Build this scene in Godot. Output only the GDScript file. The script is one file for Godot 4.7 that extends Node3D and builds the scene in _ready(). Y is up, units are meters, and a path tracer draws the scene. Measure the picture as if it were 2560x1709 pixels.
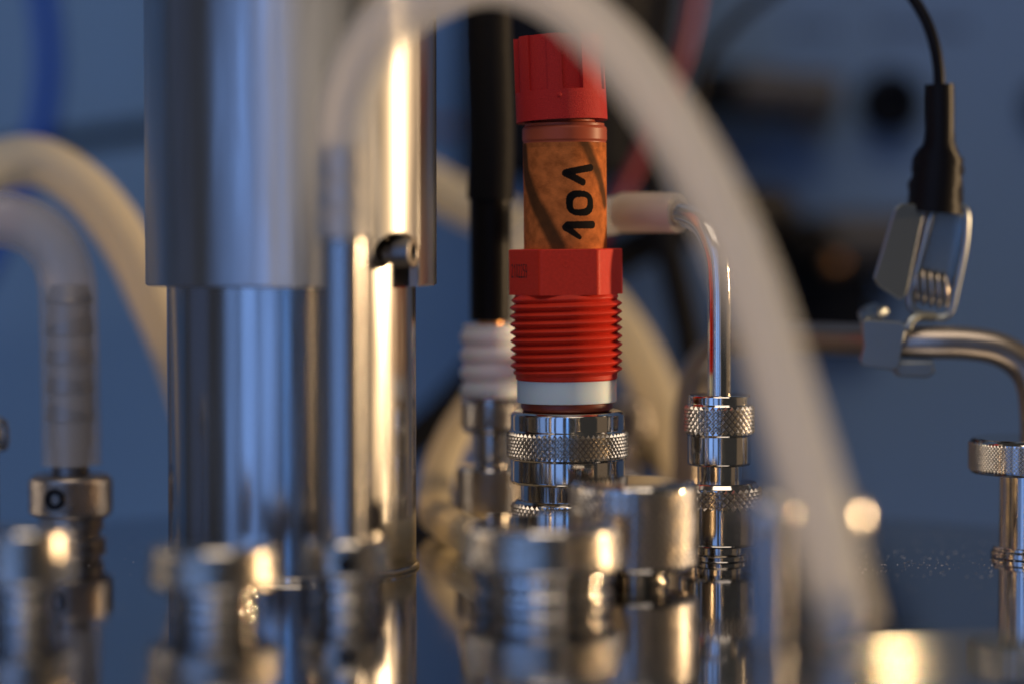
extends Node3D
# A close-up of the fittings on a polished vessel lid. Lengths in this script are millimetres; MM turns them into metres.

const MM := 0.001
var M := {}
var rng := RandomNumberGenerator.new()


# ---------------------------------------------------------------- mesh building
class Shape:
	var v := PackedVector3Array()
	var n := PackedVector3Array()
	var u := PackedVector2Array()
	var xf := Transform3D()

	func tri(a: Vector3, b: Vector3, c: Vector3, na: Vector3, nb: Vector3, nc: Vector3, ua := Vector2.ZERO, ub := Vector2.ZERO, uc := Vector2.ZERO) -> void:
		var g := (b - a).cross(c - a)
		if g.length_squared() < 1e-12:
			return
		if g.dot(na + nb + nc) > 0.0:   # front faces run clockwise
			var t := b; b = c; c = t
			var tn := nb; nb = nc; nc = tn
			var tu := ub; ub = uc; uc = tu
		for p in [a, b, c]:
			v.append(xf * p * 0.001)
		for q in [na, nb, nc]:
			n.append((xf.basis * q).normalized())
		u.append(ua); u.append(ub); u.append(uc)

	func flat(a: Vector3, b: Vector3, c: Vector3, out: Vector3) -> void:
		var g := (b - a).cross(c - a).normalized()
		if g.dot(out) < 0.0:
			g = -g
		tri(a, b, c, g, g, g)

	func quad(a: Vector3, b: Vector3, c: Vector3, d: Vector3, out: Vector3) -> void:
		flat(a, b, c, out)
		flat(a, c, d, out)

	func quad_n(p: Array, q: Array, t: Array) -> void:
		tri(p[0], p[1], p[2], q[0], q[1], q[2], t[0], t[1], t[2])
		tri(p[0], p[2], p[3], q[0], q[2], q[3], t[0], t[2], t[3])

	func mesh() -> ArrayMesh:
		var a := []
		a.resize(Mesh.ARRAY_MAX)
		a[Mesh.ARRAY_VERTEX] = v
		a[Mesh.ARRAY_NORMAL] = n
		a[Mesh.ARRAY_TEX_UV] = u
		var m := ArrayMesh.new()
		m.add_surface_from_arrays(Mesh.PRIMITIVE_TRIANGLES, a)
		return m


func ring(a: float, r: float, y: float) -> Vector3:
	return Vector3(sin(a) * r, y, cos(a) * r)


func cham(p: Array, c := 0.25) -> Array:
	# cuts every inner corner of a profile
	var o := [p[0]]
	for i in range(1, p.size() - 1):
		var a: Vector2 = p[i - 1]
		var b: Vector2 = p[i]
		var d: Vector2 = p[i + 1]
		var e := minf(c, minf(a.distance_to(b), b.distance_to(d)) * 0.45)
		var t1 := (a - b).normalized()
		var t2 := (d - b).normalized()
		if t1.dot(t2) < -0.985:
			o.append(b)
			continue
		o.append(b + t1 * e)
		o.append(b + (t1 + t2) * e * 0.3)
		o.append(b + t2 * e)
	o.append(p[p.size() - 1])
	return o


func lathe(s: Shape, p: Array, segs := 72, smooth := false) -> void:
	# profile points (radius, height), the outside to the right of the way along it when it runs upwards
	var seg_n := []
	for i in p.size() - 1:
		var d: Vector2 = p[i + 1] - p[i]
		seg_n.append(Vector2(d.y, -d.x).normalized())
	var total := 0.0
	for i in p.size() - 1:
		var n0: Vector2 = seg_n[i]
		var n1: Vector2 = seg_n[i]
		if smooth:
			if i > 0: n0 = (seg_n[i] + seg_n[i - 1]).normalized()
			if i < p.size() - 2: n1 = (seg_n[i] + seg_n[i + 1]).normalized()
		var l: float = p[i].distance_to(p[i + 1])
		for k in segs:
			var a := TAU * k / segs
			var b := TAU * (k + 1) / segs
			var pp := [ring(a, p[i].x, p[i].y), ring(b, p[i].x, p[i].y), ring(b, p[i + 1].x, p[i + 1].y), ring(a, p[i + 1].x, p[i + 1].y)]
			var nn := [ring(a, n0.x, n0.y), ring(b, n0.x, n0.y), ring(b, n1.x, n1.y), ring(a, n1.x, n1.y)]
			var x0 := float(k) / segs
			var x1 := float(k + 1) / segs
			s.quad_n(pp, nn, [Vector2(x0, total * 0.02), Vector2(x1, total * 0.02), Vector2(x1, (total + l) * 0.02), Vector2(x0, (total + l) * 0.02)])
		total += l


func turned(p: Array, c := 0.25, segs := 72, smooth := false) -> Shape:
	var q := []
	for i in range(0, p.size(), 2):
		q.append(Vector2(p[i], p[i + 1]))
	var s := Shape.new()
	lathe(s, cham(q, c) if c > 0.0 else q, segs, smooth)
	return s


func knurl(r: float, y0: float, y1: float, count: int, rows: int, depth: float, worn := 0.16, taper := 0.0) -> Shape:
	# a band of cut diamonds: truncated pyramids between two crossing families of grooves
	var s := Shape.new()
	var h := (y1 - y0) / rows
	var w := TAU / count
	for k in range(1, 2 * rows):
		for i in count:
			var uc := (i + (0.5 if k % 2 else 0.0)) * w
			var yc := y0 + k * 0.5 * h
			var j := rng.randf_range(0.86, 1.0)
			var t := worn * rng.randf_range(0.8, 1.25)
			var at := func(du: float, dy: float, up: float) -> Vector3:
				return ring(uc + w * du, r + up - taper * (yc + h * dy - y0), yc + h * dy)
			var up := depth * j
			var base := [at.call(-0.49, 0, 0), at.call(0, -0.49, 0), at.call(0.49, 0, 0), at.call(0, 0.49, 0)]
			var top := [at.call(-t, 0, up), at.call(0, -t, up), at.call(t, 0, up), at.call(0, t, up)]
			var out := ring(uc, 1, 0)
			for e in 4:
				s.quad(base[e], base[(e + 1) % 4], top[(e + 1) % 4], top[e], out)
			s.quad(top[0], top[1], top[2], top[3], out)
	return s


func thread(s: Shape, r0: float, r1: float, y0: float, y1: float, pitch: float, segs := 96, sharp := 0.75) -> void:
	var K := 10
	var turns := int(ceil((y1 - y0) / pitch)) + 1
	var at := func(k: int, j: int) -> Vector3:
		var y := clampf(y0 + pitch * (float(k) / K + float(j) / segs - 1.0), y0, y1)
		var ph := fposmod((y - y0) / pitch - float(j) / segs, 1.0)
		var t := 1.0 - absf(2.0 * ph - 1.0)
		t = pow(t, sharp)
		t = clampf((t - 0.12) / 0.78, 0.0, 1.0)
		var fade := clampf(minf((y - y0) / (pitch * 0.7), (y1 - y) / (pitch * 1.1)), 0.0, 1.0)
		return ring(TAU * j / segs, lerpf(r0, r1, t * fade), y)
	for j in segs:
		for k in turns * K:
			var a: Vector3 = at.call(k, j)
			var b: Vector3 = at.call(k, j + 1)
			var c: Vector3 = at.call(k + 1, j + 1)
			var d: Vector3 = at.call(k + 1, j)
			if a.y == d.y and b.y == c.y:
				continue
			var out := ring(TAU * (j + 0.5) / segs, 1, 0)
			var g := (b - a).cross(d - a)
			if g.length() < 1e-6:
				g = (c - b).cross(d - b)
			g = g.normalized() * (1.0 if g.dot(out) > 0 else -1.0)
			var na := (g + (ring(TAU * j / segs, 1, 0) - out)).normalized()
			var nb := (g + (ring(TAU * (j + 1) / segs, 1, 0) - out)).normalized()
			s.quad_n([a, b, c, d], [na, nb, nb, na], [Vector2.ZERO, Vector2.ZERO, Vector2.ZERO, Vector2.ZERO])


func spline(pts: Array, step := 2.0) -> PackedVector3Array:
	var out := PackedVector3Array()
	for i in pts.size() - 1:
		var p0: Vector3 = pts[maxi(i - 1, 0)]
		var p1: Vector3 = pts[i]
		var p2: Vector3 = pts[i + 1]
		var p3: Vector3 = pts[mini(i + 2, pts.size() - 1)]
		var n := maxi(2, int(p1.distance_to(p2) / step))
		for k in n:
			out.append(p1.cubic_interpolate(p2, p0, p3, float(k) / n))
	out.append(pts[pts.size() - 1])
	return out


func sweep(s: Shape, path: PackedVector3Array, r: Callable, segs := 28, inward := false) -> Array:
	# a round tube along a path; r(share of the way, angle) gives the radius. Returns the end frames.
	var tang := PackedVector3Array()
	for i in path.size():
		tang.append((path[mini(i + 1, path.size() - 1)] - path[maxi(i - 1, 0)]).normalized())
	var x := tang[0].cross(Vector3(0.13, 0.2, 0.97)).normalized()
	var xs := [x]
	for i in range(1, path.size()):
		x = (x - tang[i] * x.dot(tang[i])).normalized()
		xs.append(x)
	var sign := -1.0 if inward else 1.0
	for i in path.size() - 1:
		for k in segs:
			var pp := []
			var nn := []
			var tt := []
			for q in [[i, k], [i, k + 1], [i + 1, k + 1], [i + 1, k]]:
				var a: float = TAU * q[1] / segs
				var bx: Vector3 = xs[q[0]]
				var by: Vector3 = tang[q[0]].cross(bx)
				var d: Vector3 = bx * cos(a) + by * sin(a)
				var f: float = float(q[0]) / (path.size() - 1)
				pp.append(path[q[0]] + d * r.call(f, a))
				nn.append(d * sign)
				tt.append(Vector2(float(q[1]) / segs, f * 8.0))
			s.quad_n(pp, nn, tt)
	return [[path[0], -tang[0], xs[0]], [path[path.size() - 1], tang[path.size() - 1], xs[xs.size() - 1]]]


func cap_ring(s: Shape, end: Array, r0: float, r1: float, segs := 28) -> void:
	var bx: Vector3 = end[2]
	var by: Vector3 = end[1].cross(bx)
	for k in segs:
		var a := TAU * k / segs
		var b := TAU * (k + 1) / segs
		var da := bx * cos(a) + by * sin(a)
		var db := bx * cos(b) + by * sin(b)
		s.quad(end[0] + da * r0, end[0] + db * r0, end[0] + db * r1, end[0] + da * r1, end[1])


func rod(pts: Array, r: float, segs := 28, step := 2.0, bend := true) -> Shape:
	var s := Shape.new()
	var path := spline(pts, step) if bend else PackedVector3Array(pts)
	var e := sweep(s, path, func(_f, _a): return r, segs)
	cap_ring(s, e[0], 0.0, r, segs)
	cap_ring(s, e[1], 0.0, r, segs)
	return s


func hose(pts: Array, r: float, bore: float, segs := 36) -> Shape:
	var s := Shape.new()
	var path := spline(pts, 1.6)
	var e := sweep(s, path, func(_f, _a): return r, segs)
	sweep(s, path, func(_f, _a): return bore, segs, true)
	cap_ring(s, e[0], bore, r, segs)
	cap_ring(s, e[1], bore, r, segs)
	return s


func slab(s: Shape, poly: Array, depth: float, c := 0.3) -> void:
	# a plate: a polygon in x and y (running anticlockwise), thick along z from 0 to depth, its edges chamfered
	var pts := PackedVector2Array(poly)
	if Geometry2D.is_polygon_clockwise(pts):
		pts.reverse()
	var inner := PackedVector2Array()
	var m := pts.size()
	for i in m:
		var d0 := (pts[i] - pts[(i + m - 1) % m]).normalized()
		var d1 := (pts[(i + 1) % m] - pts[i]).normalized()
		var bis := (Vector2(-d0.y, d0.x) + Vector2(-d1.y, d1.x)).normalized()
		inner.append(pts[i] + bis * c / maxf(0.35, bis.dot(Vector2(-d0.y, d0.x))))
	var cut := Geometry2D.triangulate_polygon(inner)
	for z in [0.0, depth]:
		var out := Vector3(0, 0, 1 if z > 0 else -1)
		for k in range(0, cut.size(), 3):
			var a := inner[cut[k]]
			var b := inner[cut[k + 1]]
			var d := inner[cut[k + 2]]
			s.flat(Vector3(a.x, a.y, z), Vector3(b.x, b.y, z), Vector3(d.x, d.y, z), out)
	for i in m:
		var j := (i + 1) % m
		var e := pts[j] - pts[i]
		var o := Vector3(e.y, -e.x, 0).normalized()
		s.quad(Vector3(pts[i].x, pts[i].y, c), Vector3(pts[j].x, pts[j].y, c), Vector3(pts[j].x, pts[j].y, depth - c), Vector3(pts[i].x, pts[i].y, depth - c), o)
		s.quad(Vector3(inner[i].x, inner[i].y, 0), Vector3(inner[j].x, inner[j].y, 0), Vector3(pts[j].x, pts[j].y, c), Vector3(pts[i].x, pts[i].y, c), o - Vector3(0, 0, 1))
		s.quad(Vector3(inner[i].x, inner[i].y, depth), Vector3(inner[j].x, inner[j].y, depth), Vector3(pts[j].x, pts[j].y, depth - c), Vector3(pts[i].x, pts[i].y, depth - c), o + Vector3(0, 0, 1))


func plate_of(poly: Array, depth: float, c := 0.3) -> Shape:
	var s := Shape.new()
	slab(s, poly, depth, c)
	return s


func block(x0: float, x1: float, y0: float, y1: float, z0: float, z1: float, c := 0.4) -> Shape:
	var s := Shape.new()
	s.xf = Transform3D(Basis(), Vector3(0, 0, z0))
	slab(s, [Vector2(x0, y0), Vector2(x1, y0), Vector2(x1, y1), Vector2(x0, y1)], z1 - z0, c)
	return s


# ---------------------------------------------------------------- scene tree
func thing(called: String, label: String, category: String, at := Vector3.ZERO, group := "") -> Node3D:
	var o := Node3D.new()
	o.name = called
	var k := 0
	while has_node(NodePath(o.name)):
		k += 1
		o.name = "%s_%03d" % [called, k]
	add_child(o, true)
	o.position = at * MM
	o.set_meta("label", label)
	o.set_meta("category", category)
	if group:
		o.set_meta("group", group)
	return o


func part(called: String, s: Shape, mat: Material, parent: Node3D, label := "") -> MeshInstance3D:
	var o := MeshInstance3D.new()
	o.name = called
	var k := 0
	while parent.has_node(NodePath(o.name)):
		k += 1
		o.name = "%s_%03d" % [called, k]
	o.mesh = s.mesh()
	o.material_override = mat
	parent.add_child(o, true)
	if label:
		o.set_meta("label", label)
	return o


func structure(called: String, s: Shape, mat: Material) -> MeshInstance3D:
	var o := part(called, s, mat, self)
	o.set_meta("kind", "structure")
	return o


# ---------------------------------------------------------------- materials
func mat(lin: Color, rough: float, metal := 0.0) -> StandardMaterial3D:
	var m := StandardMaterial3D.new()
	m.albedo_color = lin.linear_to_srgb()
	m.roughness = rough
	m.metallic = metal
	return m


func noise_tex(freq: float, lo: float, hi: float, w := 512, h := 512, octaves := 4, sd := 1) -> NoiseTexture2D:
	var f := FastNoiseLite.new()
	f.seed = sd
	f.frequency = freq
	f.fractal_octaves = octaves
	var t := NoiseTexture2D.new()
	t.noise = f
	t.width = w
	t.height = h
	t.seamless = true
	var g := Gradient.new()
	g.set_color(0, Color(lo, lo, lo))
	g.set_color(1, Color(hi, hi, hi))
	t.color_ramp = g
	return t


func make_materials() -> void:
	var smear := noise_tex(0.012, 0.5, 1.0, 512, 512, 5, 3)
	var grain := noise_tex(0.09, 0.0, 1.0, 512, 512, 3, 5)
	var nickel := mat(Color(0.62, 0.58, 0.52), 0.13, 1.0)
	nickel.roughness_texture = smear
	nickel.uv1_triplanar = true
	nickel.uv1_scale = Vector3.ONE * 60.0
	M.nickel = nickel
	M.knurled = mat(Color(0.58, 0.53, 0.46), 0.3, 1.0)
	M.knurled_front = mat(Color(0.64, 0.59, 0.51), 0.22, 1.0)
	var brushed := mat(Color(0.58, 0.575, 0.56), 0.58, 1.0)
	brushed.anisotropy_enabled = true
	brushed.anisotropy = -0.9
	brushed.roughness_texture = smear
	brushed.uv1_triplanar = true
	brushed.uv1_scale = Vector3(55, 3, 55)
	M.brushed = brushed
	var tube := mat(Color(0.47, 0.455, 0.43), 0.29, 1.0)
	tube.roughness_texture = smear
	tube.uv1_triplanar = true
	tube.uv1_scale = Vector3(70, 4, 70)
	M.tube = tube
	M.clamp = mat(Color(0.30, 0.31, 0.27), 0.12, 1.0)
	M.dark_steel = mat(Color(0.40, 0.34, 0.28), 0.36, 1.0)
	M.zinc = mat(Color(0.40, 0.43, 0.42), 0.36, 1.0)
	M.barb = mat(Color(0.24, 0.22, 0.20), 0.42, 1.0)
	M.spring = mat(Color(0.5, 0.44, 0.36), 0.25, 1.0)
	var lid := mat(Color(0.46, 0.47, 0.50), 0.16, 1.0)
	lid.roughness_texture = scratch_texture()
	lid.uv1_triplanar = true
	lid.uv1_scale = Vector3.ONE * 8.0
	M.lid = lid
	var red := mat(Color(0.66, 0.036, 0.014), 0.46)
	red.metallic_specular = 0.3
	red.albedo_texture = noise_tex(0.02, 0.92, 1.0, 512, 512, 5, 31)
	red.heightmap_enabled = true
	red.heightmap_texture = grain
	red.heightmap_scale = 0.006
	red.uv1_triplanar = true
	red.uv1_scale = Vector3.ONE * 110.0
	M.red = red
	var red_cap := mat(Color(0.50, 0.022, 0.018), 0.6)
	red_cap.metallic_specular = 0.3
	red_cap.albedo_texture = noise_tex(0.05, 0.88, 1.0, 512, 512, 5, 33)
	red_cap.heightmap_enabled = true
	red_cap.heightmap_texture = grain
	red_cap.heightmap_scale = 0.012
	red_cap.uv1_triplanar = true
	red_cap.uv1_scale = Vector3.ONE * 90.0
	M.red_cap = red_cap
	M.amber = mat(Color(0.34, 0.07, 0.03), 0.42)
	M.amber.metallic_specular = 0.3
	M.oring = mat(Color(0.22, 0.035, 0.012), 0.4)
	var ptfe := mat(Color(0.72, 0.70, 0.67), 0.5)
	ptfe.subsurf_scatter_enabled = true
	ptfe.subsurf_scatter_strength = 0.5
	M.ptfe = ptfe
	M.white_plastic = mat(Color(0.90, 0.87, 0.89), 0.45)
	M.white_plastic.subsurf_scatter_enabled = true
	M.white_plastic.subsurf_scatter_strength = 0.4
	var black := mat(Color(0.012, 0.012, 0.013), 0.5)
	black.heightmap_enabled = true
	black.heightmap_texture = grain
	black.heightmap_scale = 0.01
	black.uv1_triplanar = true
	black.uv1_scale = Vector3.ONE * 40.0
	black.metallic_specular = 0.15
	M.black = black
	M.black_shiny = mat(Color(0.010, 0.009, 0.009), 0.4)
	M.black_shiny.metallic_specular = 0.2
	M.black_soft = mat(Color(0.008, 0.009, 0.012), 0.7)
	M.black_soft.metallic_specular = 0.25
	M.socket_shade = mat(Color(0.006, 0.006, 0.006), 0.6)
	M.ink = mat(Color(0.02, 0.008, 0.005), 0.6)
	M.print_grey = mat(Color(0.02, 0.03, 0.05), 0.6)
	M.brown = mat(Color(0.07, 0.062, 0.058), 0.5)
	M.brass = mat(Color(0.6, 0.30, 0.12), 0.35, 1.0)
	M.wire_red = mat(Color(0.24, 0.005, 0.022), 0.5)
	M.blue = mat(Color(0.002, 0.07, 0.44), 0.5)
	M.wall = mat(Color(0.165, 0.30, 0.47), 0.7)
	M.panel = mat(Color(0.165, 0.265, 0.42), 0.55)
	# silicone: a milky wall that lets part of what is behind it show
	var sil := mat(Color(0.52, 0.60, 0.68), 0.4)
	sil.transparency = BaseMaterial3D.TRANSPARENCY_ALPHA
	sil.albedo_color.a = 0.46
	sil.backlight_enabled = true
	sil.backlight = Color(1.1, 1.08, 1.03)
	M.silicone = sil
	var old := mat(Color(0.76, 0.74, 0.64), 0.4)
	old.transparency = BaseMaterial3D.TRANSPARENCY_ALPHA
	old.albedo_color.a = 0.75
	old.backlight_enabled = true
	old.backlight = Color(1.1, 1.05, 0.92)
	M.silicone_old = old
	var clear := mat(Color(0.72, 0.64, 0.54), 0.3)
	clear.transparency = BaseMaterial3D.TRANSPARENCY_ALPHA
	clear.albedo_color.a = 0.32
	clear.backlight_enabled = true
	clear.backlight = Color(0.5, 0.48, 0.44)
	M.clear_hose = clear
	var end := mat(Color(0.72, 0.66, 0.50), 0.4)
	end.transparency = BaseMaterial3D.TRANSPARENCY_ALPHA
	end.backlight_enabled = true
	end.backlight = Color(0.9, 0.84, 0.76)
	end.albedo_color.a = 0.88
	M.hose_end = end


func scratch_texture() -> ImageTexture:
	# how rough the polished lid is: wipe marks, hairline scratches and dried drips
	var n := 1024
	var im := Image.create(n, n, false, Image.FORMAT_RGB8)
	var f := FastNoiseLite.new()
	f.seed = 14
	f.frequency = 0.006
	f.fractal_octaves = 5
	for y in n:
		for x in n:
			var v := 0.42 + 0.3 * f.get_noise_2d(x, y * 2.5)
			im.set_pixel(x, y, Color(v, v, v))
	for k in 260:
		var p := Vector2(rng.randf() * n, rng.randf() * n)
		var d := Vector2.from_angle(rng.randf_range(-0.5, 0.5) + (PI / 2 if k % 4 == 0 else 0.0))
		var bend := rng.randf_range(-0.004, 0.004)
		var g := rng.randf_range(0.6, 1.0)
		for i in int(rng.randf_range(30, 260)):
			im.set_pixel(posmod(int(p.x), n), posmod(int(p.y), n), Color(g, g, g))
			p += d
			d = d.rotated(bend)
	for k in 46:
		var c := Vector2(rng.randf() * n, rng.randf() * n)
		var r := rng.randf_range(3.0, 16.0)
		for y in range(-18, 19):
			for x in range(-18, 19):
				var e := Vector2(x, y).length()
				if e < r:
					var v := 0.62 if e < r - 2.0 else 0.95
					im.set_pixel(posmod(int(c.x) + x, n), posmod(int(c.y) + y, n), Color(v, v, v))
	return ImageTexture.create_from_image(im)


func label_texture() -> ImageTexture:
	# stained paper with the handwritten number 101 and two broad marker bands seen through it
	var R := 231.0
	var W := 888
	var H := 590
	var im := Image.create(W, H, false, Image.FORMAT_RGB8)
	var f1 := FastNoiseLite.new()
	f1.seed = 4
	f1.frequency = 0.012
	var f2 := FastNoiseLite.new()
	f2.seed = 9
	f2.frequency = 0.12
	var arc := func(x: float, y: float) -> Vector2:
		return Vector2(W * 0.5 + R * asin(clampf((x - 694.0) / R, -0.999, 0.999)), y - 670.0)
	var bands := [[[470, 700], [478, 840], [520, 990], [570, 1090], [650, 1250]], [[790, 660], [838, 760], [885, 880], [912, 1010]]]
	var band_w := [46.0, 34.0]
	var strokes := []
	strokes.append([arc.call(702, 1128), arc.call(838, 1127), 20.0, 21.0])
	strokes.append([arc.call(692, 1140), arc.call(766, 1196), 21.0, 12.0])
	strokes.append([arc.call(700, 836), arc.call(830, 812), 18.0, 20.0])
	strokes.append([arc.call(692, 842), arc.call(786, 892), 20.0, 19.0])
	var last := Vector2.ZERO
	for k in 25:
		var a := TAU * k / 24.0
		var e := 0.72
		var p: Vector2 = arc.call(770 + 58 * signf(cos(a)) * pow(absf(cos(a)), e), 1008 + 52 * signf(sin(a)) * pow(absf(sin(a)), e))
		if k > 0:
			strokes.append([last, p, 18.5 + 3.0 * sin(a * 2.0), 18.5 + 3.0 * sin(a * 2.0)])
		last = p
	var paper := Color(0.46, 0.132, 0.032)
	for y in H:
		for x in W:
			var g := f1.get_noise_2d(x, y)
			var h := f2.get_noise_2d(x * 2.4, y * 0.9)
			var s := 1.0 + 0.5 * g + 0.55 * h + rng.randf_range(-0.2, 0.2)
			var c := Color(paper.r * s, paper.g * s, paper.b * s)
			if y < 27:
				c = c * Color(0.82, 0.84, 0.9)
			var p := Vector2(x, y)
			for b in 2:
				var best := 1e9
				var pts: Array = bands[b]
				for i in pts.size() - 1:
					var q := Geometry2D.get_closest_point_to_segment(p, arc.call(pts[i][0], pts[i][1]), arc.call(pts[i + 1][0], pts[i + 1][1]))
					best = minf(best, q.distance_to(p))
				var k := smoothstep(band_w[b] + 16.0, band_w[b] - 22.0, best + 6.0 * h) * 0.86
				if k > 0.0:
					c = c.lerp(Color(0.030, 0.020, 0.009), k)
			im.set_pixel(x, y, c.linear_to_srgb())
	for st in strokes:
		var lo: Vector2 = (st[0] as Vector2).min(st[1]) - Vector2(28, 28)
		var hi: Vector2 = (st[0] as Vector2).max(st[1]) + Vector2(28, 28)
		for y in range(maxi(0, int(lo.y)), mini(H, int(hi.y))):
			for x in range(maxi(0, int(lo.x)), mini(W, int(hi.x))):
				var p := Vector2(x, y)
				var q := Geometry2D.get_closest_point_to_segment(p, st[0], st[1])
				var t := (q - (st[0] as Vector2)).length() / maxf(1.0, (st[1] as Vector2).distance_to(st[0]))
				var w: float = lerpf(st[2], st[3], t) + 2.5 * f2.get_noise_2d(x * 0.8, y * 0.8)
				var k := smoothstep(w + 1.5, w - 1.5, q.distance_to(p))
				if k > 0.0:
					im.set_pixel(x, y, im.get_pixel(x, y).lerp(Color(0.06, 0.055, 0.055), k * (0.93 + 0.07 * f2.get_noise_2d(x * 3.0, y * 3.0))))
	return ImageTexture.create_from_image(im)


# ---------------------------------------------------------------- builders
func front_nut(label: String, x: float, z: float, r: float, y0: float, y1: float, rs: float, count: int, at_group := "knurled nuts in the foreground", cone := 0.11) -> Node3D:
	# a knurled nut on a plain stem
	var t := thing("knurled_nut", label, "nut", Vector3(x, 0, z), at_group)
	part("stem", turned([0, 0, rs, 0, rs, y0 * 0.3, rs - 0.7, y0 * 0.38, rs - 0.7, y0 * 0.5, rs, y0 * 0.58, rs, y0 * 0.92, rs - 0.8, y0, 0, y0], 0.35, 72, true), M.nickel, t)
	var lean := cone * (y1 - y0)
	part("nut_body", turned([0, y0, r - 0.9, y0, r - 0.25, y0 + 0.7, r - 0.25 - lean * 0.9, y1 - 0.7, r - 0.9 - lean, y1, r - 1.8 - lean, y1, 0, y1], 0.5, 96, true), M.nickel, t)
	part("knurled_band", knurl(r - 0.3, y0 + 0.6, y1 - 0.7, count, maxi(2, int(round((y1 - y0) * count / (TAU * r) * 0.8))), 0.42, 0.26, cone), M.knurled_front if cone > 0.0 else M.knurled, t)
	return t


func _ready() -> void:
	rng.seed = 11
	# camera: a short telephoto close to the lid, wide open
	var cam := Camera3D.new()
	cam.name = "camera"
	add_child(cam)
	cam.position = Vector3(0, 0.058, 0.44)
	cam.rotation = Vector3(-atan(224.0 / 5500.0), 0, 0)
	var lens := CameraAttributesPhysical.new()
	lens.frustum_focal_length = 84.2
	lens.frustum_focus_distance = 0.434
	lens.exposure_aperture = 3.7
	lens.frustum_near = 0.02
	lens.frustum_far = 20.0
	cam.attributes = lens
	cam.current = true

	# the dim room, the cool window behind the camera's left shoulder, the unseen low warm light on the right
	var we := WorldEnvironment.new()
	we.name = "environment"
	var env := Environment.new()
	env.background_mode = Environment.BG_COLOR
	env.background_color = Color(0.042, 0.041, 0.041).linear_to_srgb()
	env.tonemap_mode = Environment.TONE_MAPPER_LINEAR
	env.tonemap_exposure = 0.93
	env.sdfgi_enabled = true
	env.ssao_enabled = true
	env.ssil_enabled = true
	we.environment = env
	add_child(we)
	# window out of view: three sashes and a narrow strip
	unseen_area_light(-52.0, 1.7, Vector2(0.34, 1.5), Color(0.50, 0.68, 1.0), 0.14)
	unseen_area_light(-35.0, 1.7, Vector2(0.42, 1.5), Color(0.50, 0.68, 1.0), 0.33)
	unseen_area_light(-17.0, 1.7, Vector2(0.42, 1.5), Color(0.50, 0.68, 1.0), 0.28)
	unseen_area_light(-1.0, 1.7, Vector2(0.12, 1.5), Color(0.40, 0.64, 1.0), 0.12)
	unseen_area_light(-88.0, 1.7, Vector2(0.7, 1.0), Color(0.50, 0.66, 1.0), 0.03)  # dim cool light out of view at the left, beside the window
	var lamp := OmniLight3D.new()
	lamp.name = "unseen_warm_light"  # out of view, placed to light the right sides low and warm
	var az := deg_to_rad(97.0)
	var el := deg_to_rad(5.0)
	lamp.position = Vector3(sin(az) * cos(el), sin(el), cos(az) * cos(el)) * 1.4 + Vector3(0, 0.03, 0)
	lamp.light_color = Color(1.0, 0.84, 0.64)
	lamp.light_energy = 2.25
	lamp.light_size = 0.045
	lamp.omni_range = 5.0
	lamp.omni_attenuation = 2.0
	lamp.shadow_enabled = true
	add_child(lamp)
	# dim warm light out of view, placed to soften the cool tone
	unseen_area_light(74.0, 1.5, Vector2(0.7, 0.9), Color(1.0, 0.84, 0.66), 0.03)

	# unseen light above, placed to brighten pale fronts, not upright steel
	var above := AreaLight3D.new()
	above.name = "unseen_light_above"
	add_child(above)
	above.look_at_from_position(Vector3(0.15, 1.5, 0.95), Vector3(0, 0.05, 0), Vector3.UP)
	above.area_size = Vector2(1.3, 0.8)
	above.light_color = Color(1.0, 0.93, 0.86)
	above.light_energy = 1.15
	above.area_range = 6.0
	above.area_attenuation = 2.0
	above.shadow_enabled = true

	make_materials()

	# ------------------------------------------------ the setting
	structure("lid_plate", turned([0, -12, 150, -12, 150, 0, 0, 0], 1.2, 160), M.lid).position = Vector3(0, 0, 0.06)
	structure("wall", block(-900, 900, -700, 900, -300, -280, 1.0), M.wall)
	dust()

	big_tube()
	sensor()
	black_probe()
	pipe_fitting()
	left_fitting()
	hoses()
	nuts()
	handle_and_clip()
	right_post()
	instrument()
	cables()
	clamp_bar()


func unseen_area_light(az_deg: float, dist: float, size: Vector2, color: Color, energy: float) -> void:
	var l := AreaLight3D.new()
	l.name = "unseen_area_light"
	add_child(l, true)
	var a := deg_to_rad(az_deg)
	l.position = Vector3(sin(a) * dist, 0.25, cos(a) * dist)
	l.look_at_from_position(l.position, Vector3(0, 0.05, 0), Vector3.UP)
	l.area_size = size
	l.light_color = color
	l.light_energy = energy
	l.area_range = 6.0
	l.area_attenuation = 2.0
	l.shadow_enabled = true


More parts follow.
